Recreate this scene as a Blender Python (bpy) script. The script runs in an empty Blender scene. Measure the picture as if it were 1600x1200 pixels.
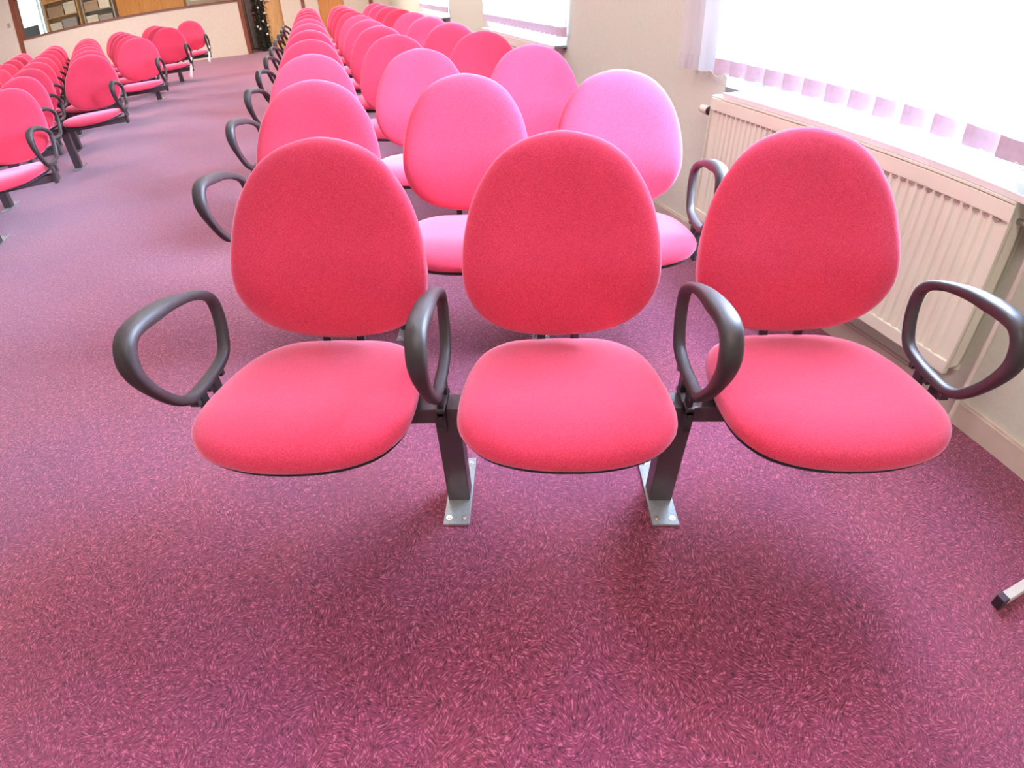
import bpy, bmesh, math, random
from mathutils import Vector, Matrix, Euler

random.seed(7)
PI = math.pi
scene = bpy.context.scene
COL = scene.collection

# ------------------------------------------------------------------ directions of the room
PSI = -0.3219                       # the aisle and the window wall run along this heading
CP, SP = math.cos(PSI), math.sin(PSI)
XW = 1.3717                         # window wall, measured across the room
YF = 14.3073                        # far wall, measured along the room
CEIL = 2.9


def room(c, t, z=0.0):
    """across the room, along the room, height -> world"""
    return Vector((c * CP + t * SP, -c * SP + t * CP, z))


# ------------------------------------------------------------------ helpers
def obj(name, bm, mats, parent=None, smooth=False, loc=None, rotz=None):
    me = bpy.data.meshes.new(name)
    bmesh.ops.recalc_face_normals(bm, faces=bm.faces)
    bm.to_mesh(me)
    bm.free()
    for m in (mats if isinstance(mats, (list, tuple)) else [mats]):
        me.materials.append(m)
    if smooth:
        for p in me.polygons:
            p.use_smooth = True
    o = bpy.data.objects.new(name, me)
    COL.objects.link(o)
    if parent is not None:
        o.parent = parent
    if loc is not None:
        o.location = loc
    if rotz is not None:
        o.rotation_euler = (0, 0, rotz)
    return o


def empty(name, loc=(0, 0, 0), rotz=0.0):
    o = bpy.data.objects.new(name, None)
    o.empty_display_size = 0.1
    COL.objects.link(o)
    o.location = loc
    o.rotation_euler = (0, 0, rotz)
    return o


def tag(o, label, cat, group=None, kind=None):
    o['label'] = label
    o['category'] = cat
    if group:
        o['group'] = group
    if kind:
        o['kind'] = kind
    return o


def struct(name, bm, mats, label=None, parent=None, smooth=False, inroom=True):
    o = obj(name, bm, mats, parent, smooth)
    if parent is None:
        o['kind'] = 'structure'
        if inroom:
            o.rotation_euler = (0, 0, -PSI)
        if label:
            o['label'] = label
            o['category'] = name.split('_')[0]
    return o


def box(bm, x0, x1, y0, y1, z0, z1, mi=0, bev=0.0, M=None):
    vs = [bm.verts.new((x, y, z)) for x in (x0, x1) for y in (y0, y1) for z in (z0, z1)]
    idx = [(0, 1, 3, 2), (4, 6, 7, 5), (0, 4, 5, 1), (2, 3, 7, 6), (0, 2, 6, 4), (1, 5, 7, 3)]
    fs = [bm.faces.new([vs[i] for i in f]) for f in idx]
    for f in fs:
        f.material_index = mi
    if M is not None:
        bmesh.ops.transform(bm, matrix=M, verts=vs)
    if bev > 0:
        es = list({e for f in fs for e in f.edges})
        r = bmesh.ops.bevel(bm, geom=es, offset=bev, segments=2, profile=0.6, affect='EDGES')
        for f in r['faces']:
            f.material_index = mi
    return vs


def cyl(bm, p0, p1, r0, r1=None, seg=16, mi=0, caps=True):
    p0, p1 = Vector(p0), Vector(p1)
    r1 = r0 if r1 is None else r1
    d = (p1 - p0).normalized()
    a = d.orthogonal().normalized()
    b = d.cross(a)
    A, B = [], []
    for i in range(seg):
        th = 2 * PI * i / seg
        v = a * math.cos(th) + b * math.sin(th)
        A.append(bm.verts.new(p0 + v * r0))
        B.append(bm.verts.new(p1 + v * r1))
    for i in range(seg):
        f = bm.faces.new((A[i], A[(i + 1) % seg], B[(i + 1) % seg], B[i]))
        f.material_index = mi
        f.smooth = True
    if caps:
        bm.faces.new(A[::-1]).material_index = mi
        bm.faces.new(B).material_index = mi


def tube(bm, pts, r, seg=6, closed=False, mi=0):
    n = len(pts)
    rings = []
    for i, p in enumerate(pts):
        p = Vector(p)
        q0 = Vector(pts[(i - 1) % n] if closed or i > 0 else pts[i])
        q1 = Vector(pts[(i + 1) % n] if closed or i < n - 1 else pts[i])
        d = (q1 - q0).normalized()
        a = d.cross(Vector((0.31, 0.52, 0.79))).normalized()
        b = d.cross(a)
        rings.append([bm.verts.new(p + (a * math.cos(2 * PI * k / seg) + b * math.sin(2 * PI * k / seg)) * r) for k in range(seg)])
    m = n if closed else n - 1
    for i in range(m):
        A, B = rings[i], rings[(i + 1) % n]
        for k in range(seg):
            f = bm.faces.new((A[k], A[(k + 1) % seg], B[(k + 1) % seg], B[k]))
            f.material_index = mi
            f.smooth = True


def catmull(pts, n, closed=True):
    """closed Catmull-Rom through 2-D points, resampled to n even steps"""
    P = [Vector(p) for p in pts]
    m = len(P)
    dense = []
    for i in range(m):
        a, b, c, d = P[(i - 1) % m], P[i], P[(i + 1) % m], P[(i + 2) % m]
        for k in range(12):
            t = k / 12
            dense.append(0.5 * ((2 * b) + (c - a) * t + (2 * a - 5 * b + 4 * c - d) * t * t + (3 * b - a - 3 * c + d) * t ** 3))
    L = [0.0]
    for i in range(len(dense)):
        L.append(L[-1] + (dense[(i + 1) % len(dense)] - dense[i]).length)
    out, j = [], 0
    for k in range(n):
        s = L[-1] * k / n
        while L[j + 1] < s:
            j += 1
        f = (s - L[j]) / max(1e-9, L[j + 1] - L[j])
        out.append(dense[j].lerp(dense[(j + 1) % len(dense)], f))
    return out


# ------------------------------------------------------------------ materials
def mat(name):
    m = bpy.data.materials.new(name)
    m.use_nodes = True
    nt = m.node_tree
    b = nt.nodes['Principled BSDF']
    return m, nt, b


def N(nt, typ, **kw):
    n = nt.nodes.new(typ)
    for k, v in kw.items():
        if k in n.bl_rna.properties:
            setattr(n, k, v)
        else:
            n.inputs[k].default_value = v
    return n


def ramp(nt, stops):
    r = nt.nodes.new('ShaderNodeValToRGB')
    e = r.color_ramp.elements
    e[0].position, e[0].color = stops[0][0], (*stops[0][1], 1)
    e[1].position, e[1].color = stops[-1][0], (*stops[-1][1], 1)
    for p, c in stops[1:-1]:
        x = e.new(p)
        x.color = (*c, 1)
    return r


def simple(name, col, rough=0.5, metal=0.0, noise=0.0, scale=40, bump=0.0, spec=0.5, sheen=0.0):
    m, nt, b = mat(name)
    b.inputs['Roughness'].default_value = rough
    b.inputs['Metallic'].default_value = metal
    b.inputs['Specular IOR Level'].default_value = spec
    if sheen:
        b.inputs['Sheen Weight'].default_value = sheen
    tc = N(nt, 'ShaderNodeTexCoord')
    nz = N(nt, 'ShaderNodeTexNoise', Scale=scale, Detail=4.0)
    nt.links.new(tc.outputs['Object'], nz.inputs['Vector'])
    lo = [max(0, c * (1 - noise)) for c in col]
    hi = [min(1, c * (1 + noise)) for c in col]
    r = ramp(nt, [(0.3, lo), (0.7, hi)])
    nt.links.new(nz.outputs['Fac'], r.inputs['Fac'])
    nt.links.new(r.outputs['Color'], b.inputs['Base Color'])
    if bump:
        bp = N(nt, 'ShaderNodeBump', Strength=bump, Distance=0.002)
        nt.links.new(nz.outputs['Fac'], bp.inputs['Height'])
        nt.links.new(bp.outputs['Normal'], b.inputs['Normal'])
    return m


def fabric_mat():
    m, nt, b = mat('red_wool_fabric')
    tc = N(nt, 'ShaderNodeTexCoord')
    n1 = N(nt, 'ShaderNodeTexNoise', Scale=330.0, Detail=4.0, Roughness=0.75)
    n2 = N(nt, 'ShaderNodeTexNoise', Scale=9.0, Detail=3.0)
    mp = N(nt, 'ShaderNodeMapping')
    mp.inputs['Scale'].default_value = (1.0, 2.2, 2.2)
    nt.links.new(tc.outputs['Object'], mp.inputs['Vector'])
    nt.links.new(mp.outputs['Vector'], n1.inputs['Vector'])
    nt.links.new(tc.outputs['Object'], n2.inputs['Vector'])
    r1 = ramp(nt, [(0.38, FAB_LO), (0.62, FAB_HI)])
    nt.links.new(n1.outputs['Fac'], r1.inputs['Fac'])
    r2 = ramp(nt, [(0.3, (0.92, 0.90, 0.92)), (0.75, (1.0, 1.0, 1.0))])
    nt.links.new(n2.outputs['Fac'], r2.inputs['Fac'])
    mx = N(nt, 'ShaderNodeMix', data_type='RGBA', blend_type='MULTIPLY')
    mx.inputs[0].default_value = 1.0
    nt.links.new(r1.outputs['Color'], mx.inputs[6])
    nt.links.new(r2.outputs['Color'], mx.inputs[7])
    nt.links.new(mx.outputs[2], b.inputs['Base Color'])
    b.inputs['Roughness'].default_value = 0.95
    b.inputs['Specular IOR Level'].default_value = 0.1
    b.inputs['Sheen Weight'].default_value = FAB_SHEEN
    b.inputs['Sheen Roughness'].default_value = 0.45
    b.inputs['Sheen Tint'].default_value = (1.0, 0.55, 0.75, 1)
    bp = N(nt, 'ShaderNodeBump', Strength=0.5, Distance=0.0015)
    nt.links.new(n1.outputs['Fac'], bp.inputs['Height'])
    nt.links.new(bp.outputs['Normal'], b.inputs['Normal'])
    return m


def carpet_mat():
    m, nt, b = mat('flecked_carpet')
    tc = N(nt, 'ShaderNodeTexCoord')
    cols = []
    for scale, off in ((30.0, 0.0), (23.0, 3.7)):
        mp = N(nt, 'ShaderNodeMapping')
        mp.inputs['Location'].default_value = (off, off * 0.7, 0)
        nt.links.new(tc.outputs['Object'], mp.inputs['Vector'])
        vo = N(nt, 'ShaderNodeTexVoronoi', Scale=scale)
        vo.voronoi_dimensions = '2D'
        nt.links.new(mp.outputs['Vector'], vo.inputs['Vector'])
        sub = N(nt, 'ShaderNodeVectorMath', operation='SUBTRACT')
        nt.links.new(mp.outputs['Vector'], sub.inputs[0])
        nt.links.new(vo.outputs['Position'], sub.inputs[1])
        sep = N(nt, 'ShaderNodeSeparateColor')
        nt.links.new(vo.outputs['Color'], sep.inputs['Color'])
        ang = N(nt, 'ShaderNodeMath', operation='MULTIPLY')
        ang.inputs[1].default_value = 6.283
        nt.links.new(sep.outputs[0], ang.inputs[0])
        rot = N(nt, 'ShaderNodeVectorRotate', rotation_type='Z_AXIS')
        nt.links.new(sub.outputs[0], rot.inputs['Vector'])
        nt.links.new(ang.outputs[0], rot.inputs['Angle'])
        add = N(nt, 'ShaderNodeVectorMath', operation='ADD')
        nt.links.new(rot.outputs[0], add.inputs[0])
        nt.links.new(vo.outputs['Color'], add.inputs[1])
        st = N(nt, 'ShaderNodeMapping')
        st.inputs['Scale'].default_value = (60, 260, 1)
        nt.links.new(add.outputs[0], st.inputs['Vector'])
        nz = N(nt, 'ShaderNodeTexNoise', Scale=1.0, Detail=1.5, Roughness=0.5)
        nz.noise_dimensions = '2D'
        nt.links.new(st.outputs['Vector'], nz.inputs['Vector'])
        cols.append(nz)
    av = N(nt, 'ShaderNodeMath', operation='ADD')
    nt.links.new(cols[0].outputs['Fac'], av.inputs[0])
    nt.links.new(cols[1].outputs['Fac'], av.inputs[1])
    hf = N(nt, 'ShaderNodeMath', operation='MULTIPLY')
    hf.inputs[1].default_value = 0.5
    nt.links.new(av.outputs[0], hf.inputs[0])
    r = ramp(nt, CARPET_STOPS)
    nt.links.new(hf.outputs[0], r.inputs['Fac'])
    # broad drift of the pile between redder and more violet
    n2 = N(nt, 'ShaderNodeTexNoise', Scale=1.6, Detail=4.0, Roughness=0.55)
    nt.links.new(tc.outputs['Object'], n2.inputs['Vector'])
    r2 = ramp(nt, [(0.36, (0.90, 0.88, 1.0)), (0.5, (1.0, 0.96, 0.98)), (0.66, (1.06, 1.02, 0.86))])
    nt.links.new(n2.outputs['Fac'], r2.inputs['Fac'])
    n3 = N(nt, 'ShaderNodeTexNoise', Scale=45.0, Detail=3.0, Roughness=0.7)
    nt.links.new(tc.outputs['Object'], n3.inputs['Vector'])
    r3 = ramp(nt, [(0.35, (0.80, 0.80, 0.82)), (0.65, (1.12, 1.12, 1.12))])
    nt.links.new(n3.outputs['Fac'], r3.inputs['Fac'])
    mx = N(nt, 'ShaderNodeMix', data_type='RGBA', blend_type='MULTIPLY')
    mx.inputs[0].default_value = 1.0
    nt.links.new(r.outputs['Color'], mx.inputs[6])
    nt.links.new(r2.outputs['Color'], mx.inputs[7])
    mx2 = N(nt, 'ShaderNodeMix', data_type='RGBA', blend_type='MULTIPLY')
    mx2.inputs[0].default_value = 1.0
    nt.links.new(mx.outputs[2], mx2.inputs[6])
    nt.links.new(r3.outputs['Color'], mx2.inputs[7])
    nt.links.new(mx2.outputs[2], b.inputs['Base Color'])
    b.inputs['Roughness'].default_value = 0.95
    b.inputs['Specular IOR Level'].default_value = 0.15
    b.inputs['Sheen Weight'].default_value = CARPET_SHEEN
    b.inputs['Sheen Roughness'].default_value = 0.5
    b.inputs['Sheen Tint'].default_value = (1.0, 0.77, 0.93, 1)
    bp = N(nt, 'ShaderNodeBump', Strength=0.6, Distance=0.003)
    nt.links.new(hf.outputs[0], bp.inputs['Height'])
    nt.links.new(bp.outputs['Normal'], b.inputs['Normal'])
    return m


def blind_mat():
    m = bpy.data.materials.new('white_blind_fabric')
    m.use_nodes = True
    nt = m.node_tree
    nt.nodes.clear()
    out = N(nt, 'ShaderNodeOutputMaterial')
    d = N(nt, 'ShaderNodeBsdfDiffuse', Color=(0.90, 0.90, 0.92, 1))
    t = N(nt, 'ShaderNodeBsdfTranslucent', Color=(0.93, 0.95, 0.97, 1))
    mx = N(nt, 'ShaderNodeMixShader')
    mx.inputs[0].default_value = 0.68
    tc = N(nt, 'ShaderNodeTexCoord')
    nz = N(nt, 'ShaderNodeTexNoise', Scale=300.0)
    nt.links.new(tc.outputs['Object'], nz.inputs['Vector'])
    bp = N(nt, 'ShaderNodeBump', Strength=0.15, Distance=0.001)
    nt.links.new(nz.outputs['Fac'], bp.inputs['Height'])
    nt.links.new(bp.outputs['Normal'], d.inputs['Normal'])
    nt.links.new(d.outputs[0], mx.inputs[1])
    nt.links.new(t.outputs[0], mx.inputs[2])
    nt.links.new(mx.outputs[0], out.inputs['Surface'])
    return m


def glass_mat():
    m = bpy.data.materials.new('clear_window_glass')
    m.use_nodes = True
    nt = m.node_tree
    nt.nodes.clear()
    out = N(nt, 'ShaderNodeOutputMaterial')
    g = N(nt, 'ShaderNodeBsdfGlossy', Roughness=0.02)
    t = N(nt, 'ShaderNodeBsdfTransparent', Color=(0.94, 0.97, 0.96, 1))
    fr = N(nt, 'ShaderNodeFresnel', IOR=1.45)
    mx = N(nt, 'ShaderNodeMixShader')
    nt.links.new(fr.outputs[0], mx.inputs[0])
    nt.links.new(t.outputs[0], mx.inputs[1])
    nt.links.new(g.outputs[0], mx.inputs[2])
    nt.links.new(mx.outputs[0], out.inputs['Surface'])
    return m


def wood_mat(name, c0, c1, scale=3.0):
    m, nt, b = mat(name)
    tc = N(nt, 'ShaderNodeTexCoord')
    mp = N(nt, 'ShaderNodeMapping')
    mp.inputs['Scale'].default_value = (14, 14, 1.0)
    nz = N(nt, 'ShaderNodeTexNoise', Scale=scale, Detail=5.0, Distortion=0.6)
    nt.links.new(tc.outputs['Object'], mp.inputs['Vector'])
    nt.links.new(mp.outputs['Vector'], nz.inputs['Vector'])
    r = ramp(nt, [(0.3, c0), (0.7, c1)])
    nt.links.new(nz.outputs['Fac'], r.inputs['Fac'])
    nt.links.new(r.outputs['Color'], b.inputs['Base Color'])
    b.inputs['Roughness'].default_value = 0.45
    return m


# tuned colours
FAB_LO, FAB_HI = (0.44, 0.020, 0.050), (0.76, 0.060, 0.118)
FAB_SHEEN = 1.0
CARPET_STOPS = [(0.370, (0.066, 0.010, 0.026)), (0.440, (0.172, 0.025, 0.054)),
                (0.570, (0.208, 0.040, 0.076)), (0.655, (0.440, 0.135, 0.195))]
CARPET_SHEEN = 0.50

M_FAB = fabric_mat()
M_CARPET = carpet_mat()
M_BLIND = blind_mat()
M_GLASS = glass_mat()
M_WEIGHT = simple('lilac_blind_hem', (0.62, 0.50, 0.60), 0.8, noise=0.05, scale=60)
M_PLASTIC = simple('black_armrest_plastic', (0.034, 0.028, 0.029), 0.5, noise=0.12, scale=300, bump=0.15)
M_SHELL = simple('black_seat_shell', (0.022, 0.015, 0.022), 0.5, noise=0.1)
M_BEAM = simple('charcoal_painted_steel', (0.125, 0.100, 0.106), 0.36, metal=0.6, noise=0.12, scale=350, bump=0.1)
M_PLATE = simple('zinc_plated_steel', (0.34, 0.37, 0.39), 0.45, metal=0.35, noise=0.12, scale=120)
M_BOLT = simple('bright_bolt_steel', (0.80, 0.80, 0.78), 0.25, metal=0.8, noise=0.05)
M_WALL = simple('beige_plaster', (0.66, 0.69, 0.58), 0.9, noise=0.03, scale=60, bump=0.3, spec=0.2)
M_WALLFAR = simple('pale_beige_plaster', (0.70, 0.62, 0.52), 0.9, noise=0.03, scale=20, bump=0.2, spec=0.2)
M_REVEAL = simple('white_reveal_paint', (0.80, 0.80, 0.82), 0.8, noise=0.02)
M_CEIL = simple('white_ceiling_paint', (0.78, 0.74, 0.68), 0.9, noise=0.02)
M_BASE = simple('cream_skirting_paint', (0.62, 0.54, 0.45), 0.6, noise=0.04, scale=15)
M_SILL = simple('white_sill_laminate', (0.26, 0.27, 0.28), 0.35, noise=0.03, scale=12)
M_RAD = simple('cream_radiator_enamel', (0.85, 0.87, 0.72), 0.4, noise=0.02, scale=8)
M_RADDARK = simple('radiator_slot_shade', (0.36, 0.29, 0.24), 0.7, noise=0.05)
M_FRAME = simple('white_window_frame', (0.85, 0.85, 0.86), 0.35, noise=0.02)
M_VALVE = simple('white_valve_plastic', (0.80, 0.76, 0.68), 0.4, noise=0.02)
M_CHROME = simple('dull_chrome', (0.45, 0.43, 0.40), 0.3, metal=0.8, noise=0.05)
M_BROWN = wood_mat('dark_brown_wood', (0.17, 0.045, 0.020), (0.26, 0.075, 0.035))
M_OAK = wood_mat('orange_oak_veneer', (0.50, 0.19, 0.040), (0.68, 0.29, 0.070))
M_TAN = wood_mat('tan_cabinet_wood', (0.56, 0.30, 0.10), (0.72, 0.43, 0.18))
M_LEDGE = simple('grey_brown_ledge', (0.22, 0.13, 0.11), 0.5, noise=0.1)
M_SHELF = simple('grey_beige_shelf', (0.42, 0.33, 0.26), 0.6, noise=0.1)
M_PAPER = simple('cream_paper_box', (0.76, 0.68, 0.56), 0.7, noise=0.06)
M_KRAFT = simple('brown_card_box', (0.45, 0.30, 0.19), 0.7, noise=0.1)
M_GREYBOX = simple('grey_card_box', (0.38, 0.34, 0.32), 0.7, noise=0.1)
M_WHITEMETAL = simple('white_lacquered_metal', (0.78, 0.77, 0.76), 0.35, noise=0.03)
M_LEAF = simple('dark_fir_needles', (0.035, 0.045, 0.025), 0.8, noise=0.4, scale=30)
M_WHITEBALL = simple('cream_bauble_gloss', (0.85, 0.82, 0.72), 0.25, noise=0.02)
M_REDBALL = simple('dusky_red_bauble_gloss', (0.30, 0.05, 0.09), 0.3, noise=0.02)
M_CURTAIN = simple('grey_pink_curtain', (0.42, 0.33, 0.32), 0.9, noise=0.1, scale=8)
M_CAP = simple('dark_rubber_cap', (0.03, 0.012, 0.020), 0.6, noise=0.1)
M_CHAIRDARK = simple('dark_desk_chair', (0.05, 0.08, 0.10), 0.5, noise=0.1)

# ------------------------------------------------------------------ beam seating
PITCH = 0.585
TILT = math.radians(18.8)
P0 = Vector((0, 0.190, 0.457))
UPV = Vector((0, math.sin(TILT), math.cos(TILT)))
FWD = Vector((0, -math.cos(TILT), math.sin(TILT)))
BACK_HALF = [(0.0, 0.484), (0.085, 0.467), (0.147, 0.431), (0.192, 0.375), (0.221, 0.315), (0.239, 0.242),
             (0.245, 0.176), (0.240, 0.122), (0.216, 0.070), (0.172, 0.031), (0.105, 0.006)]
BACK_OUT = BACK_HALF + [(0.0, -0.004)] + [(-x, v) for x, v in BACK_HALF[1:][::-1]]
SEAT_HALF = [(0.0, 0.243), (0.100, 0.234), (0.154, 0.210), (0.200, 0.157), (0.226, 0.080), (0.238, -0.008),
             (0.241, -0.086), (0.234, -0.148), (0.209, -0.191), (0.166, -0.222), (0.090, -0.241)]
SEAT_OUT = SEAT_HALF + [(0.0, -0.246)] + [(-x, v) for x, v in SEAT_HALF[1:][::-1]]


def pad(out, centre, top, bottom, place, rim=2.4, nseg=64, steps=(0.2, 0.4, 0.58, 0.72, 0.82, 0.89, 0.94, 0.975, 0.995), grow=1.0):
    """an upholstered pad: domed both ways, rounded over its rim"""
    bm = bmesh.new()
    c = Vector(centre)
    ol = [c + (p - c) * grow for p in catmull(out, nseg)]

    def prof(s):
        return max(0.0, 1 - s ** (rim * 2.2)) ** (1 / rim)
    rings_t, rings_b = [], []
    vt = bm.verts.new(place(c.x, c.y, top))
    vb = bm.verts.new(place(c.x, c.y, -bottom))
    for s in steps:
        rings_t.append([bm.verts.new(place(*(c + (p - c) * s), top * prof(s))) for p in ol])
    edge = [bm.verts.new(place(*p, 0.0)) for p in ol]
    rings_t.append(edge)
    for s in steps:
        rings_b.append([bm.verts.new(place(*(c + (p - c) * s), -bottom * prof(s))) for p in ol])
    rings_b.append(edge)
    for v0, rings in ((vt, rings_t), (vb, rings_b)):
        for k in range(nseg):
            bm.faces.new((v0, rings[0][k], rings[0][(k + 1) % nseg]))
        for a, b in zip(rings, rings[1:]):
            for k in range(nseg):
                bm.faces.new((a[k], a[(k + 1) % nseg], b[(k + 1) % nseg], b[k]))
    return bm


def place_back(x, v, w, off=0.0):
    w = w + off + 0.022 * (x / 0.24) ** 2 + 0.016 * math.exp(-((v - 0.15) / 0.10) ** 2) * (1 if w > 0 else 0) - 0.010
    return P0 + Vector((x, 0, 0)) + UPV * v + FWD * w


def place_seat(x, y, w, off=0.0):
    z = 0.402 + off + w - 0.060 * y + 0.010 * (x / 0.24) ** 2
    if y < -0.10:
        z -= 0.028 * ((-y - 0.10) / 0.155) ** 2
    return Vector((x, y, z))


ARM_OUT = [(0.163, 0.580), (0.155, 0.510), (0.112, 0.446), (0.000, 0.434), (-0.100, 0.457), (-0.186, 0.570),
           (-0.201, 0.645), (-0.155, 0.695), (-0.040, 0.688), (0.070, 0.656), (0.138, 0.622)]


def armrest_bm():
    bm = bmesh.new()
    n = 60
    ol = [Vector(p) for p in catmull(ARM_OUT, n)]
    seg = 12
    rings = []
    for i, p in enumerate(ol):
        d = (ol[(i + 1) % n] - ol[(i - 1) % n]).normalized()
        nrm = Vector((d.y, -d.x))
        if nrm.dot(Vector((-0.02, 0.56)) - p) < 0:
            nrm = -nrm
        # the hand pad at the front and top is broad and thick, the rest slimmer
        wgt = max(0.0, min(1.0, ((p.y - 0.53) / 0.10))) * max(0.0, min(1.0, (0.06 - p.x) / 0.12))
        hx = 0.0145 + 0.0070 * wgt
        hn = 0.0120 + 0.0050 * wgt
        c = p + nrm * hn
        ring = []
        for k in range(seg):
            th = 2 * PI * k / seg
            ct, st_ = math.cos(th), math.sin(th)
            ex = math.copysign(abs(ct) ** 0.75, ct) * hx
            en = math.copysign(abs(st_) ** 0.75, st_) * hn
            q = c + nrm * en
            ring.append(bm.verts.new((ex, q.x, q.y)))
        rings.append(ring)
    for i in range(n):
        A, B = rings[i], rings[(i + 1) % n]
        for k in range(seg):
            bm.faces.new((A[k], A[(k + 1) % seg], B[(k + 1) % seg], B[k]))
    return bm


def bracket_bm():
    bm = bmesh.new()
    box(bm, -0.010, 0.010, -0.050, -0.018, 0.325, 0.395, bev=0.002)      # clamp cheek on the beam's face
    box(bm, -0.010, 0.010, -0.050, 0.052, 0.376, 0.388, bev=0.002)
    box(bm, -0.007, 0.007, -0.040, -0.014, 0.384, 0.452, bev=0.002)      # two posts up to the loop
    box(bm, -0.007, 0.007, 0.022, 0.050, 0.384, 0.446, bev=0.002)
    for y in (-0.064, -0.006, 0.058):
        box(bm, -0.011, 0.011, y, y + 0.014, 0.426, 0.446, bev=0.001)    # moulded teeth under the loop
    cyl(bm, (0, -0.050, 0.340), (0, -0.055, 0.340), 0.006, seg=10)
    cyl(bm, (0, -0.050, 0.372), (0, -0.055, 0.372), 0.006, seg=10)
    return bm


def make_bench(seats):
    """a beam bench; seats are numbered rightwards from x = 0 in steps of the pitch"""
    root = empty('beam_bench')
    xs = [k * PITCH for k in seats]
    x0, x1 = min(xs) - PITCH / 2, max(xs) + PITCH / 2
    bm = bmesh.new()
    box(bm, x0 + 0.02, x1 - 0.02, -0.020, 0.040, 0.330, 0.376, bev=0.003)
    obj('beam', bm, M_BEAM, root)
    for x in xs:
        s = obj('seat', pad(SEAT_OUT, (0, -0.02), 0.043, 0.018, lambda a, b, w: place_seat(a, b, w, 0.006), grow=1.012), M_FAB, root, True, (x, 0, 0))
        obj('seat_shell', pad(SEAT_OUT, (0, -0.02), 0.006, 0.020, lambda a, b, w: place_seat(a, b, w, -0.010), grow=0.978), M_SHELL, s, True)
        b = obj('backrest', pad(BACK_OUT, (0, 0.232), 0.034, 0.012, place_back), M_FAB, root, True, (x * 0.987, 0, 0))
        obj('back_shell', pad(BACK_OUT, (0, 0.232), 0.006, 0.016, lambda a, v, w: place_back(a, v, w, -0.014), grow=0.965), M_SHELL, b, True)
        for sx in (-0.045, 0.045):
            bm = bmesh.new()
            box(bm, sx - 0.011, sx + 0.011, 0.02, 0.215, 0.376, 0.388, bev=0.002)
            Mx = Matrix.Translation((0, 0.214, 0.378)) @ Matrix.Rotation(-math.radians(17), 4, 'X')
            box(bm, sx - 0.011, sx + 0.011, -0.006, 0.004, 0.0, 0.240, bev=0.002, M=Mx)
            obj('back_bracket', bm, M_SHELL, root, False, (x, 0, 0))
    for i in range(len(xs) + 1):
        xa = x0 + i * PITCH
        if i == 0:
            xa += 0.022
        if i == len(xs):
            xa -= 0.022
        a = obj('armrest', armrest_bm(), M_PLASTIC, root, True, (xa, 0, 0))
        obj('arm_bracket', bracket_bm(), M_PLASTIC, a, False)
    for i in range(1, len(xs)):
        xa = (x0 + i * PITCH) * 0.975
        bm = bmesh.new()
        Mx = Matrix(((1, 0, 0, 0), (0, 1, -0.10, 0.036), (0, 0, 1, 0), (0, 0, 0, 1)))
        box(bm, -0.031, 0.031, -0.020, 0.036, 0.006, 0.332, bev=0.003, M=Mx)
        l = obj('leg', bm, M_BEAM, root, False, (xa, 0, 0))
        bm = bmesh.new()
        box(bm, -0.036, 0.036, -0.068, 0.185, 0.0, 0.007, bev=0.0015)
        obj('foot_plate', bm, M_PLATE, l, False)
        for bx in (-0.021, 0.021):
            for by in (-0.047, 0.160):
                bm = bmesh.new()
                cyl(bm, (bx, by, 0.0068), (bx, by, 0.0085), 0.0085, seg=12)
                cyl(bm, (bx, by, 0.0080), (bx, by, 0.0125), 0.0062, 0.0042, seg=10)
                obj('bolt', bm, M_BOLT, l, False)
    return root


def kids(o):
    return [c for c in bpy.data.objects if c.parent == o]


def bench_tree(root):
    return [(c, kids(c)) for c in kids(root)]


def copy_bench(root, tree):
    r = root.copy()
    COL.objects.link(r)
    for c, sub in tree:
        d = c.copy()
        COL.objects.link(d)
        d.parent = r
        for g in sub:
            h = g.copy()
            COL.objects.link(h)
            h.parent = d
    return r


ORD = ['nearest', 'second', 'third', 'fourth', 'fifth', 'sixth', 'seventh', 'eighth', 'ninth', 'tenth', 'eleventh']
bench = make_bench((-1, 0, 1))
TREE = bench_tree(bench)
bench['category'] = 'seating'

ROWD = 1.0005
RIGHT_LABELS = [
    'nearest red three-seat bench on a dark steel beam, whole in the foreground',
    'pink-lit three-seat bench directly behind the whole foreground bench, beside the radiator',
    'three-seat bench third from the front in the window-side block, facing the bare wall between windows',
]
for n in range(11):
    b = bench if n == 0 else copy_bench(bench, TREE)
    b.location = (n * ROWD * SP, n * ROWD * CP, 0)
    if n < 3:
        b['label'] = RIGHT_LABELS[n]
    elif n == 10:
        b['label'] = 'last three-seat bench of the window-side block, nearest the oak door in the far wall'
    else:
        b['label'] = ORD[n] + ' red three-seat bench back from the camera in the window-side block'
    b['group'] = 'three-seat benches along the window wall'

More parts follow.
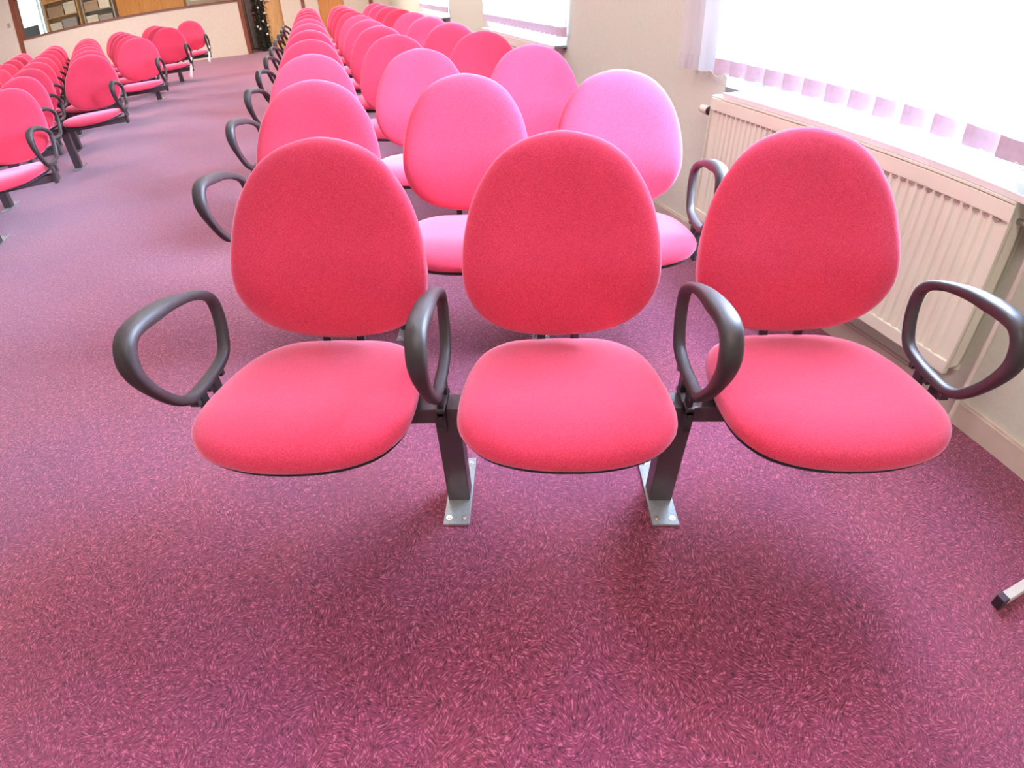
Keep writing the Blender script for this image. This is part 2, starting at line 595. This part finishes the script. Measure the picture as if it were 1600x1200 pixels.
BE, GA, RR = -0.3455, -0.6234, 0.9556
LEFT = [(0, 0), (1, 0), (2, 1), (3, 1), (4, 2), (4, -1), (5, 2), (5, -1), (6, 3), (6, 0), (7, 3), (7, 0), (8, 4), (8, 1), (8, -2)]
for j, k in LEFT:
    b = copy_bench(bench, TREE)
    hx = -3.2487 + j * RR * math.sin(GA)
    hy = 2.247 + j * RR * math.cos(GA)
    off = (k - 1) * 0.57 - 0.06
    b.location = (hx + off * math.cos(BE), hy + off * math.sin(-BE), 0)
    b.rotation_euler = (0, 0, -BE)
    head = k == j // 2
    row = ORD[j] if j < 8 else 'last'
    if j == 0:
        b['label'] = 'nearest bench of the block across the aisle, cut by the left edge of the picture'
    elif j == 8 and head:
        b['label'] = 'last bench of the left block, standing against the pale wall below the interior window'
    elif head:
        b['label'] = 'aisle-end red bench of the %s row back in the left block' % row
    elif j == 8 and k == -2:
        b['label'] = 'third bench in from the aisle in the last row of the left block'
    else:
        b['label'] = 'second bench in from the aisle in the %s row of the left block' % row
    b['group'] = 'three-seat benches across the aisle'
    if (j, k) in ((4, 2), (5, 2)):          # these two stand on one leg less at the aisle
        for c in kids(b):
            if c.name.startswith('leg') and c.location.x > 0:
                for g in kids(c):
                    bpy.data.objects.remove(g)
                bpy.data.objects.remove(c)
    if (j, k) in ((6, 3), (8, 4)):
        bm = bmesh.new()
        Mx = Matrix.Translation((0.845, -0.06, 0.385)) @ Matrix.Rotation(math.radians(24), 4, 'X')
        box(bm, -0.012, 0.012, -0.28, 0.28, -0.022, 0.022, bev=0.003, M=Mx)
        o = obj('side_rail', bm, M_WHITEMETAL, b)
        o['label'] = 'white slanting rail at the aisle end'

# ------------------------------------------------------------------ room shell
T0 = -4.0           # wall behind the camera
CL = -9.6           # left wall
# floor
bm = bmesh.new()
box(bm, CL, XW + 0.30, T0, YF + 2.2, -0.08, 0.0)
struct('floor', bm, M_CARPET, 'purple-red carpet with short pink and dark flecks')
bm = bmesh.new()
box(bm, CL, XW + 0.30, T0, YF + 4.2, CEIL, CEIL + 0.1)
struct('ceiling', bm, M_CEIL, 'plain pale ceiling above the hall')

# window wall with three openings
WINS = [(-0.60, 1.47), (3.46, 5.66), (7.62, 9.68)]
SILLZ, HEADZ = 0.765, 2.35
bm = bmesh.new()
W1 = XW + 0.28
ts = T0
for a, b_ in WINS:
    box(bm, XW, W1, ts, a, 0, CEIL)
    box(bm, XW, W1, a, b_, 0, SILLZ - 0.03)
    box(bm, XW, W1, a, b_, HEADZ, CEIL)
    ts = b_
box(bm, XW, W1, ts, YF + 0.3, 0, CEIL)
struct('wall_right', bm, M_WALL, 'beige plaster wall with the windows and radiators')
bm = bmesh.new()
box(bm, CL - 0.2, CL, T0, YF + 4.2, 0, CEIL)
struct('wall_left', bm, M_WALL, 'beige wall left of the rows')
bm = bmesh.new()
box(bm, CL, W1, T0 - 0.2, T0, 0, CEIL)
struct('wall_back', bm, M_WALL, 'beige wall behind the camera')
bm = bmesh.new()
box(bm, XW - 0.016, XW, T0, YF, 0.0, 0.078)
box(bm, XW - 0.010, XW, T0, YF, 0.078, 0.086)
struct('baseboard_right', bm, M_BASE, 'cream skirting board under the radiators')

FW = YF + 0.25      # back of the far wall's thickness
PART0, PART1 = -6.60, -1.90     # partition with the interior window
PZ = 1.07
bm = bmesh.new()
box(bm, CL, PART0 - 0.10, YF, FW, 0, CEIL)
box(bm, PART0, PART1, YF, FW, 0, PZ)
box(bm, PART0 - 0.1, PART1, YF, FW, 2.02, CEIL)
box(bm, -1.00, -0.20, YF, FW + 0.0, 0, CEIL)
box(bm, 0.36, XW, YF, FW, 0, CEIL)
box(bm, -0.20, 0.36, YF, FW, 2.08, CEIL)
box(bm, PART1, -1.00, YF, FW, 2.3, CEIL)
struct('wall_far', bm, M_WALLFAR, 'pale beige far wall with interior window and doors')
# room behind the interior window and the recess beside it
bm = bmesh.new()
box(bm, CL, -1.20, YF + 3.6, YF + 3.8, 0, CEIL)
box(bm, -1.95, -1.87, FW, YF + 3.6, 0, CEIL)
box(bm, -1.87, -0.5, YF + 1.25, YF + 1.35, 0, CEIL)
box(bm, -1.00, -0.94, FW, YF + 1.35, 0, CEIL)
box(bm, -0.30, 0.46, FW + 0.06, FW + 0.12, 0, CEIL)
struct('wall_far_room', bm, M_WALLFAR, 'pale walls of the office behind the interior window')

for i, (c0, c1, y0, y1, z0, z1, lab) in enumerate([
        (PART0 - 0.10, PART0, YF - 0.02, FW, 0.0, 2.10, 'reddish brown post left of the interior window'),
        (PART1, PART1 + 0.085, YF - 0.02, FW, 0.0, 2.30, 'dark brown post right of the interior window'),
        (-0.565, -0.485, YF - 0.018, YF, 0.0, 2.9, 'narrow brown strip on the far wall left of the oak door'),
        (0.92, 1.01, YF - 0.018, YF, 0.0, 2.9, 'narrow brown strip near the far right corner')]):
    bm = bmesh.new()
    box(bm, c0, c1, y0, y1, z0, z1, bev=0.003)
    struct('trim_%d' % (i + 1), bm, M_BROWN, lab)
bm = bmesh.new()
box(bm, PART0, PART1, YF - 0.02, FW + 0.03, PZ, PZ + 0.018, bev=0.003)
box(bm, PART0, PART1, YF - 0.01, FW, 1.985, 2.03, bev=0.003)
struct('trim_5', bm, M_LEDGE, 'thin brown ledge and head of the interior window')
o = bpy.data.objects['trim_5']

# oak doors
bm = bmesh.new()
box(bm, -0.195, 0.355, YF + 0.02, YF + 0.07, 0.01, 2.07, bev=0.002)
d = struct('door_1', bm, M_OAK, 'orange oak door in the far wall')
bm = bmesh.new()
cyl(bm, (-0.13, YF + 0.02, 1.02), (-0.13, YF - 0.03, 1.02), 0.010, seg=10)
box(bm, -0.14, -0.03, YF - 0.035, YF - 0.020, 1.01, 1.03, bev=0.003)
obj('door_handle', bm, M_CHROME, d)
bm = bmesh.new()
box(bm, -1.385, -1.005, YF + 0.30, YF + 0.35, 0.01, 2.10, bev=0.002)
d = struct('door_2', bm, M_TAN, 'tan wooden door leaf standing open beside the fir tree')
bm = bmesh.new()
cyl(bm, (-1.34, YF + 0.30, 1.02), (-1.34, YF + 0.25, 1.02), 0.010, seg=10)
box(bm, -1.35, -1.25, YF + 0.245, YF + 0.26, 1.01, 1.03, bev=0.003)
obj('door_handle', bm, M_CHROME, d)

# switch on the far wall
bm = bmesh.new()
box(bm, -6.86, -6.79, YF - 0.012, YF, 1.42, 1.52, mi=0, bev=0.002)
s = obj('light_switch', bm, M_SHELF, None, False, None, -PSI)
tag(s, 'small brownish wall switch left of the interior window', 'switch')

# ------------------------------------------------------------------ windows of the window wall
for i, (a, b_) in enumerate(WINS):
    bm = bmesh.new()
    fx0, fx1 = XW + 0.17, XW + 0.23
    box(bm, fx0, fx1, a, b_, SILLZ, SILLZ + 0.075, bev=0.004)
    box(bm, fx0, fx1, a, b_, HEADZ - 0.07, HEADZ, bev=0.004)
    mid = (a + b_) / 2
    for y in (a, mid - 0.05, b_ - 0.07):
        w = 0.10 if y == mid - 0.05 else 0.07
        box(bm, fx0, fx1, y, y + w, SILLZ, HEADZ, bev=0.004)
    w = struct('window_%d' % (i + 1), bm, M_FRAME,
               ['white window beside the nearest benches', 'white window halfway along the wall', 'white window farthest along the wall'][i])
    bm = bmesh.new()
    box(bm, fx0 + 0.025, fx0 + 0.031, a + 0.06, b_ - 0.06, SILLZ + 0.06, HEADZ - 0.06)
    obj('window_pane', bm, M_GLASS, w)
    bm = bmesh.new()
    tl = b_ - 0.13
    box(bm, XW - 0.001, fx0 + 0.02, a, b_, SILLZ - 0.018, SILLZ)
    box(bm, XW - 0.100, XW, a - 0.02, tl, SILLZ - 0.018, SILLZ, bev=0.003)
    sl = obj('window_sill', bm, M_SILL, w)
    bm = bmesh.new()
    box(bm, XW - 0.106, XW - 0.098, a - 0.02, tl, SILLZ - 0.019, SILLZ + 0.001, bev=0.002)
    obj('sill_edging', bm, M_FRAME, sl)

# ------------------------------------------------------------------ vertical blinds
def make_blind(idx, t0, t1, label, stack, slant):
    r = empty('vertical_blind', room(XW - 0.04, (t0 + t1) / 2, 0), -PSI)
    tag(r, label, 'blind', 'white vertical blinds at the windows')
    slant = -slant
    cm = (t0 + t1) / 2
    bm = bmesh.new()
    box(bm, -0.02, 0.035, t0 - cm - 0.03, t1 - cm + 0.03, 2.36, 2.40, bev=0.003)
    obj('headrail', bm, M_FRAME, r)
    ys = []
    y = t0 + 0.06
    while y < t1 - stack + 0.01:
        ys.append((y, slant))
        y += 0.1165
    for k in range(int(stack / 0.044)):
        ys.append((t1 - stack + 0.03 + k * 0.044, math.radians(-58) + random.uniform(-0.15, 0.15)))
    for n_v, (y, ang) in enumerate(ys):
        bundled = stack > 0 and y > t1 - stack
        ang += random.uniform(-0.03, 0.03)
        bm = bmesh.new()
        n = 5
        prev = None
        for q in range(n + 1):
            u = -0.0635 + 0.127 * q / n
            bow = 0.006 * (1 - (u / 0.0635) ** 2)
            x_ = u * math.sin(ang) - bow * math.cos(ang)
            y_ = u * math.cos(ang) + bow * math.sin(ang)
            a = bm.verts.new((x_, y_, 0.884))
            b = bm.verts.new((x_, y_, 2.36))
            if prev:
                f = bm.faces.new((prev[0], a, b, prev[1]))
                f.smooth = True
            prev = (a, b)
        v = obj('vane', bm, M_BLIND, r, False, (0, y - cm, 0))
        bm = bmesh.new()
        Mx = Matrix.Rotation(-ang, 4, 'Z')
        box(bm, -0.0025, 0.0025, -0.0635, 0.0635, 0.822, 0.886, bev=0.001, M=Mx)
        obj('hem_weight', bm, M_BLIND if bundled else M_WEIGHT, v)
    # bead chain looping from vane to vane
    bm = bmesh.new()
    pts = []
    yc = [y for y, _ in ys]
    for a, b in zip(yc, yc[1:]):
        for q in range(6):
            f = q / 6
            pts.append((-0.004, a - cm + (b - a) * f, 0.828 - 0.022 * math.sin(PI * f)))
    tube(bm, pts, 0.0016, 5)
    obj('bead_chain', bm, M_FRAME, r)
    bm = bmesh.new()
    yy = t1 - cm + 0.025
    tube(bm, [(-0.03, yy, 2.36), (-0.03, yy, 1.05), (-0.03, yy - 0.012, 1.02), (-0.03, yy - 0.024, 1.05), (-0.03, yy - 0.02, 2.36)], 0.002, 6)
    obj('pull_cord', bm, M_CHROME, r)
    return r


make_blind(0, -0.72, 1.73, 'white vertical blind hanging over the big window beside the nearest benches', 0.22, math.radians(17))
make_blind(1, 3.40, 5.66, 'white vertical blind in the middle window of the wall', 0.0, math.radians(15))
make_blind(2, 7.56, 9.68, 'small-looking white vertical blind in the farthest window', 0.0, math.radians(15))

# ------------------------------------------------------------------ radiators
def make_radiator(t0, t1, label, near=True):
    L = t1 - t0
    z0, z1 = 0.185, 0.745
    r = empty('panel_radiator', room(XW - 0.10, (t0 + t1) / 2, 0), -PSI)
    tag(r, label, 'radiator', 'cream panel radiators under the windows')
    h = L / 2
    # front panel with pressed vertical flutes
    bm = bmesh.new()
    prof = []
    pitch = 0.0333
    nfl = int((L - 0.06) / pitch)
    ystart = -nfl * pitch / 2
    prof.append((-h, 0.0))
    for k in range(nfl):
        y = ystart + k * pitch
        prof += [(y + 0.004, 0.0), (y + 0.010, 0.006), (y + pitch - 0.010, 0.006), (y + pitch - 0.004, 0.0)]
    prof.append((h, 0.0))
    zt, zb = z1 - 0.060, z0 + 0.045
    lo = [bm.verts.new((-x, y, zb)) for y, x in prof]
    hi = [bm.verts.new((-x, y, zt)) for y, x in prof]
    for k in range(len(prof) - 1):
        bm.faces.new((lo[k], lo[k + 1], hi[k + 1], hi[k]))
    box(bm, -0.009, 0.004, -h, h, zt, z1 - 0.010, bev=0.004)
    box(bm, -0.009, 0.004, -h, h, z0, zb, bev=0.004)
    box(bm, 0.004, 0.012, -h, h, z0, z1 - 0.01)
    obj('front_panel', bm, M_RAD, r)
    # dark blocks standing in for the shadow at the head of every groove
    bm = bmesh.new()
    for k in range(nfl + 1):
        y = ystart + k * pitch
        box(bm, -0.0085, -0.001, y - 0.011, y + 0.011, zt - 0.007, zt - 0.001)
    obj('groove_shade', bm, M_RADDARK, r)
    for ya in (-h, h - 0.004):
        bm = bmesh.new()
        box(bm, -0.010, 0.075, ya, ya + 0.004, z0 + 0.02, z1)
        obj('side_panel', bm, M_RAD, r)
    bm = bmesh.new()
    box(bm, -0.011, -0.003, -h, h, z1 - 0.008, z1, bev=0.001)
    box(bm, 0.066, 0.075, -h, h, z1 - 0.008, z1)
    for k in range(int(L / 0.02)):
        y = -h + 0.01 + k * 0.02
        box(bm, -0.003, 0.066, y, y + 0.010, z1 - 0.006, z1 - 0.001)
    obj('top_grille', bm, M_RAD, r)
    bm = bmesh.new()
    box(bm, 0.055, 0.072, -h, h, z0, z1 - 0.02)
    obj('rear_panel', bm, M_RAD, r)
    if near:
        bm = bmesh.new()
        cyl(bm, (0.03, h, 0.665), (0.03, h + 0.045, 0.665), 0.009, mi=1, seg=12)
        cyl(bm, (0.03, h + 0.040, 0.665), (0.03, h + 0.062, 0.665), 0.019, mi=2, seg=20)
        cyl(bm, (0.03, h + 0.062, 0.665), (0.03, h + 0.125, 0.665), 0.021, 0.017, mi=0, seg=20)
        obj('thermostat_valve', bm, [M_VALVE, M_CHROME, M_CAP], r)
        bm = bmesh.new()
        cyl(bm, (0.03, -h, 0.690), (0.03, -h - 0.045, 0.690), 0.008, mi=1, seg=12)
        cyl(bm, (0.03, -h - 0.040, 0.690), (0.03, -h - 0.060, 0.690), 0.014, mi=1, seg=16)
        cyl(bm, (0.03, -h - 0.058, 0.690), (0.03, -h - 0.085, 0.690), 0.016, mi=0, seg=16)
        tube(bm, [(0.03, -h - 0.05, 0.690), (0.035, -h - 0.055, 0.64), (0.05, -h - 0.055, 0.60), (0.05, -h - 0.055, 0.02)], 0.007, 10, mi=0)
        obj('supply_pipe', bm, [M_VALVE, M_CHROME], r)
    return r


make_radiator(-0.04, 1.41, 'long cream radiator beside the two nearest benches')
make_radiator(3.86, 5.30, 'cream radiator below the middle window, mostly behind chair backs')
make_radiator(7.95, 9.35, 'cream radiator below the farthest window')

# ------------------------------------------------------------------ interior window: frame and pane
bm = bmesh.new()
for c in (-5.62, -4.45, -3.28):
    pass
box(bm, PART0, PART1, YF + 0.10, YF + 0.13, PZ + 0.018, PZ + 0.045, bev=0.003)
box(bm, PART0, PART1, YF + 0.10, YF + 0.13, 1.955, 1.985, bev=0.003)
w = struct('window_4', bm, M_BROWN, 'long interior window above the low wall at the far left')
bm = bmesh.new()
box(bm, PART0, PART1, YF + 0.112, YF + 0.118, PZ + 0.04, 1.96)
obj('window_pane', bm, M_GLASS, w)

# back office: bright outside window, shelves, cupboard
bm = bmesh.new()
B0 = YF + 3.3
for c0, c1 in ((-7.72, -7.30), (-6.92, -6.62)):
    pass


def bookcase(name, c0, c1, t0, z1, m, label, levels, fill):
    r = empty(name, room((c0 + c1) / 2, t0 + 0.16, 0), -PSI)
    tag(r, label, 'bookcase')
    h = (c1 - c0) / 2
    bm = bmesh.new()
    box(bm, -h, -h + 0.03, -0.16, 0.16, 0, z1)
    box(bm, h - 0.03, h, -0.16, 0.16, 0, z1)
    box(bm, -h, h, 0.14, 0.16, 0, z1)
    box(bm, -h, h, -0.16, 0.16, z1 - 0.03, z1)
    obj('carcass', bm, m, r)
    for z in levels:
        bm = bmesh.new()
        box(bm, -h + 0.03, h - 0.03, -0.15, 0.14, z - 0.025, z)
        obj('shelf', bm, m, r)
    return r


def boxes(c0, c1, t, z, specs, group):
    c = c0
    for w, hgt, m, lab in specs:
        bm = bmesh.new()
        box(bm, -w / 2, w / 2, -0.12, 0.12, 0, hgt, bev=0.004)
        box(bm, -w / 2 - 0.004, w / 2 + 0.004, -0.124, 0.124, hgt * 0.78, hgt + 0.003, bev=0.003)
        o = obj('storage_box', bm, m, None, False, room(c + w / 2, t + 0.15, z), -PSI)
        tag(o, lab, 'box', group)
        c += w + 0.03


TB = YF + 2.4
bookcase('bookcase', -6.86, -5.98, TB, 2.3, M_TAN, 'tan bookcase left in the office behind the interior window', (0.6, 1.05, 1.42, 1.8), None)
bookcase('bookcase', -5.90, -5.12, TB, 2.3, M_SHELF, 'grey bookcase in the middle of the office behind the interior window', (0.6, 1.02, 1.38, 1.75), None)
boxes(-6.80, -6.0, TB, 1.05, [(0.30, 0.22, M_PAPER, 'cream box on the tan office bookcase, lower shelf'), (0.36, 0.26, M_GREYBOX, 'grey box on the tan office bookcase, lower shelf')], 'boxes in the office')
boxes(-6.78, -6.0, TB, 1.42, [(0.40, 0.24, M_KRAFT, 'brown box on the tan office bookcase, middle shelf'), (0.30, 0.28, M_PAPER, 'cream box on the tan office bookcase, middle shelf')], 'boxes in the office')
boxes(-5.85, -5.15, TB, 1.02, [(0.28, 0.24, M_PAPER, 'cream box on the grey office bookcase, lower shelf'), (0.34, 0.20, M_GREYBOX, 'grey box on the grey office bookcase, lower shelf')], 'boxes in the office')
boxes(-5.84, -5.15, TB, 1.38, [(0.34, 0.22, M_KRAFT, 'brown box on the grey office bookcase, middle shelf'), (0.26, 0.26, M_PAPER, 'cream box on the grey office bookcase, middle shelf')], 'boxes in the office')


def cupboard(c0, c1, t0, z1, m, label):
    r = empty('cupboard', room((c0 + c1) / 2, t0 + 0.2, 0), -PSI)
    tag(r, label, 'cupboard')
    h = (c1 - c0) / 2
    bm = bmesh.new()
    box(bm, -h, h, -0.18, 0.2, 0, z1)
    obj('carcass', bm, m, r)
    nd = max(1, round((c1 - c0) / 0.55))
    w_ = (c1 - c0) / nd
    for k in range(nd):
        bm = bmesh.new()
        box(bm, -h + k * w_ + 0.006, -h + (k + 1) * w_ - 0.006, -0.2, -0.18, 0.06, z1 - 0.02, bev=0.003)
        d = obj('cupboard_door', bm, m, r)
        bm = bmesh.new()
        cyl(bm, (-h + k * w_ + 0.06, -0.2, 1.15), (-h + k * w_ + 0.06, -0.225, 1.15), 0.012, seg=10)
        obj('knob', bm, M_CHROME, d)
    return r


cupboard(-5.04, -3.42, TB, 2.3, M_OAK, 'wide orange wooden cupboard behind the interior window')
cupboard(-3.30, -2.02, TB, 1.19, M_SHELF, 'low grey-brown cupboard behind the right part of the interior window')
for c, lab, m in ((-3.15, 'cream paper stack on the low office cupboard, left', M_PAPER), (-2.62, 'brown card box on the low office cupboard, middle', M_KRAFT), (-2.28, 'white paper stack on the low office cupboard, right', M_PAPER)):
    bm = bmesh.new()
    box(bm, -0.11, 0.11, -0.10, 0.10, 0, 0.10, bev=0.004)
    box(bm, -0.09, 0.10, -0.09, 0.09, 0.10, 0.13, bev=0.003)
    tag(obj('paper_stack', bm, m, None, False, room(c, TB + 0.17, 1.19), -PSI), lab, 'paper', 'stacks on the office cupboard')

# bright office window at the left and the chair silhouette in front of it
bm = bmesh.new()
box(bm, -8.9, -6.95, YF + 3.52, YF + 3.60, 0.80, 0.86)
box(bm, -8.9, -6.95, YF + 3.52, YF + 3.60, 2.3, 2.36)
for c in (-8.9, -7.42, -6.98):
    box(bm, c, c + 0.07, YF + 3.52, YF + 3.60, 0.80, 2.36)
w = struct('window_5', bm, M_FRAME, 'bright office window seen through the interior window')
m_day, nt, b = mat('bright_daylight_pane')
b.inputs['Base Color'].default_value = (0.8, 0.9, 0.95, 1)
b.inputs['Emission Color'].default_value = (0.90, 0.97, 1.0, 1)
b.inputs['Emission Strength'].default_value = 4.0
bm = bmesh.new()
box(bm, -8.86, -6.95, YF + 3.575, YF + 3.59, 0.84, 2.32)
obj('window_pane', bm, m_day, w)
r = empty('curtain', room(-7.15, YF + 3.40, 0), -PSI)
r_l = tag(r, 'pale grey curtain strip across the bright office window', 'curtain')
bm = bmesh.new()
pr = []
for k in range(13):
    pr.append((-0.13 + 0.26 * k / 12, 0.02 * math.sin(k * 1.6)))
lo = [bm.verts.new((x, y, 0.7)) for x, y in pr]
hi = [bm.verts.new((x, y, 2.4)) for x, y in pr]
for k in range(12):
    f = bm.faces.new((lo[k], lo[k + 1], hi[k + 1], hi[k]))
    f.smooth = True
obj('curtain_cloth', bm, simple('pale_grey_voile', (0.62, 0.64, 0.66), 0.9, noise=0.05), r)


def desk_chair(c, t, label):
    r = empty('office_chair', room(c, t, 0), -PSI + 0.5)
    r.scale = (1.12, 1.12, 1.12)
    tag(r, label, 'chair')
    bm = bmesh.new()
    box(bm, -0.20, 0.20, 0.16, 0.20, 0.78, 1.20, bev=0.015)
    obj('backrest', bm, M_CHAIRDARK, r)
    bm = bmesh.new()
    box(bm, -0.22, 0.22, -0.2, 0.2, 0.55, 0.61, bev=0.015)
    obj('seat', bm, M_CHAIRDARK, r)
    for s in (-1, 1):
        bm = bmesh.new()
        tube(bm, [(s * 0.24, 0.16, 0.62), (s * 0.27, 0.12, 0.80), (s * 0.27, -0.10, 0.84), (s * 0.25, -0.16, 0.80)], 0.016, 8)
        obj('armrest', bm, M_CHAIRDARK, r)
    bm = bmesh.new()
    cyl(bm, (0, 0, 0.10), (0, 0, 0.56), 0.025, seg=12)
    for k in range(5):
        a = 2 * PI * k / 5
        cyl(bm, (0, 0, 0.10), (0.27 * math.cos(a), 0.27 * math.sin(a), 0.03), 0.018, seg=8)
        cyl(bm, (0.27 * math.cos(a), 0.27 * math.sin(a) - 0.01, 0.028), (0.27 * math.cos(a), 0.27 * math.sin(a) + 0.01, 0.028), 0.028, seg=12)
    obj('base', bm, M_CHAIRDARK, r)


desk_chair(-7.25, YF + 2.3, 'dark office chair in front of the bright office window')

# ------------------------------------------------------------------ fir tree with baubles beside the doorway
tr = empty('fir_tree', room(-1.49, YF + 0.40, 0), -PSI)
tag(tr, 'slim dark decorated fir tree standing in the doorway recess', 'tree')
bm = bmesh.new()
rnd = random.Random(3)
for k in range(3200):
    z = 0.04 + rnd.random() ** 0.9 * 1.75
    R = 0.185 * (1.0 - 0.30 * (z / 1.85))
    a = rnd.random() * 2 * PI
    rr_ = R * (0.45 + 0.6 * rnd.random())
    c = Vector((rr_ * math.cos(a), rr_ * math.sin(a), z))
    d = Vector((math.cos(a), math.sin(a), -0.45 + rnd.uniform(-0.3, 0.3))).normalized()
    s = d.cross(Vector((0, 0, 1))).normalized() * 0.008
    L_ = rnd.uniform(0.04, 0.08)
    v = [bm.verts.new(p) for p in (c - s, c + s, c + d * L_)]
    bm.faces.new(v)
    s2 = Vector((0, 0, 0.008))
    v = [bm.verts.new(p) for p in (c - s2, c + s2, c + d * L_)]
    bm.faces.new(v)
obj('foliage', bm, M_LEAF, tr)
bm = bmesh.new()
cyl(bm, (0, 0, 0), (0, 0, 1.8), 0.035, 0.01, seg=10)
cyl(bm, (0, 0, 0), (0, 0, 0.05), 0.13, 0.12, seg=20)
obj('trunk', bm, M_SHELL, tr)
for k, (a, z, m) in enumerate([(-1.2, 0.35, 0), (-2.2, 0.52, 0), (-1.4, 0.62, 0), (-1.9, 0.47, 0), (-1.0, 0.78, 0), (-2.4, 0.80, 1), (-2.6, 0.95, 1),
                               (-1.7, 0.90, 0), (-2.5, 0.66, 1), (-1.1, 1.05, 0), (-2.1, 1.12, 0), (-0.9, 0.52, 0)]):
    bm = bmesh.new()
    bmesh.ops.create_uvsphere(bm, u_segments=14, v_segments=8, radius=0.026)
    R = 0.205 * (1.0 - 0.30 * (z / 1.85))
    b_ = obj('bauble', bm, [M_WHITEBALL, M_REDBALL][m], tr, True, (R * math.cos(a), R * math.sin(a), z))
    b_['label'] = ['cream bauble', 'dusky red bauble'][m]
cu = empty('curtain', room(-1.68, YF + 1.0, 0), -PSI)
tag(cu, 'greyish curtain at the back of the doorway recess, behind the fir tree', 'curtain')
bm = bmesh.new()
lo, hi = [], []
for k in range(25):
    x = -0.16 + 0.5 * k / 24
    y = 0.025 * math.sin(k * 1.3)
    lo.append(bm.verts.new((x, y, 0.03)))
    hi.append(bm.verts.new((x, y, 2.25)))
for k in range(24):
    f = bm.faces.new((lo[k], lo[k + 1], hi[k + 1], hi[k]))
    f.smooth = True
obj('curtain_cloth', bm, M_CURTAIN, cu)

# ------------------------------------------------------------------ white stand foot entering at the right edge
r = empty('floor_stand', (1.255, -0.262, 0), math.radians(19.5))
tag(r, 'white stand foot with a dark end cap at the right edge, on the carpet', 'stand')
bm = bmesh.new()
box(bm, -0.205, 0.03, -0.0125, 0.0125, 0.010, 0.036, bev=0.002)
obj('foot_bar', bm, M_WHITEMETAL, r)
bm = bmesh.new()
box(bm, -0.226, -0.204, -0.0135, 0.0135, 0.0, 0.037, bev=0.003)
obj('end_cap', bm, M_CAP, r)
bm = bmesh.new()
box(bm, -0.0125, 0.0125, -0.0125, 0.0125, 0.0, 0.80, bev=0.002)
obj('post', bm, M_WHITEMETAL, r)

# ------------------------------------------------------------------ light
w = bpy.data.worlds.new('sky')
scene.world = w
w.use_nodes = True
bg = w.node_tree.nodes['Background']
bg.inputs[0].default_value = (0.80, 0.92, 1.0, 1)
bg.inputs[1].default_value = 3.0


def area(name, loc, target, sx, sy, power, col, spread=PI):
    l = bpy.data.lights.new(name, 'AREA')
    l.shape = 'RECTANGLE'
    l.size, l.size_y = sx, sy
    l.energy = power
    l.color = col
    l.spread = spread
    o = bpy.data.objects.new(name, l)
    COL.objects.link(o)
    o.location = loc
    d = (Vector(target) - Vector(loc)).normalized()
    o.rotation_euler = d.to_track_quat('-Z', 'Y').to_euler()
    return o


SKYC = (0.62, 0.74, 1.0)
for i, (a, b_) in enumerate(WINS):
    m_ = (a + b_) / 2
    # nearest light is shrunk, shifted and aimed onward to keep the front bench darker
    area('window_daylight', room(XW + 0.26, m_ + [0.30, 0, 0][i], 1.56), room(XW - 1.0, m_ + [0.75, 0, 0][i], 1.50),
         [1.35, 2.0, 2.0][i], 1.45, [1650, 1450, 1000][i], SKYC, math.radians([122, 170, 170][i]))
# ceiling lamps of the hall, above and behind the camera's view
for c, t, p in ((-0.6, -1.6, 66), (-0.6, 2.2, 48), (-0.6, 6.5, 80), (-0.6, 11.0, 175), (-5.0, -1.6, 60), (-5.0, 2.2, 60), (-5.0, 6.5, 105), (-5.0, 11.0, 215)):
    area('ceiling_lamp', room(c, t, CEIL - 0.03), room(c, t, 0), 1.3, 0.9, p, (1.0, 0.90, 0.80))
area('office_lamp', room(-4.5, YF + 1.6, CEIL - 0.03), room(-4.5, YF + 1.6, 0), 3.0, 0.8, 70, (1.0, 0.86, 0.72))
area('recess_lamp', room(-1.4, YF + 0.5, CEIL - 0.03), room(-1.4, YF + 0.5, 0), 0.4, 0.4, 6, (1.0, 0.86, 0.72))

# ------------------------------------------------------------------ camera: wide phone lens with its real barrel distortion
cam = bpy.data.cameras.new('camera')
co = bpy.data.objects.new('camera', cam)
COL.objects.link(co)
scene.camera = co
Rv = Vector((0.99932875, 0.0222799, -0.02908028))
Uv = Vector((0.00981266, 0.60200377, 0.79843295))
Fv = Vector((-0.03529544, 0.79818235, -0.60138105))
co.matrix_world = Matrix(((Rv.x, Uv.x, -Fv.x, -0.0747), (Rv.y, Uv.y, -Fv.y, -1.036), (Rv.z, Uv.z, -Fv.z, 1.2168), (0, 0, 0, 1)))
cam.clip_start = 0.02
cam.clip_end = 100
cam.sensor_fit = 'HORIZONTAL'
cam.sensor_width = 36
cam.sensor_height = 27
cam.type = 'PANO'
cam.panorama_type = 'FISHEYE_LENS_POLYNOMIAL'
cam.fisheye_fov = math.radians(150)
cam.fisheye_polynomial_k0 = 0.0
cam.fisheye_polynomial_k1 = -0.05365962194678213
cam.fisheye_polynomial_k2 = 0.0004644843906223485
cam.fisheye_polynomial_k3 = 2.257481105610243e-05
cam.fisheye_polynomial_k4 = -8.760328640196888e-07

vs = scene.view_settings
vs.view_transform = 'Standard'
vs.look = 'None'
vs.exposure = 0.0
vs.gamma = 1.0
vs.use_curve_mapping = False
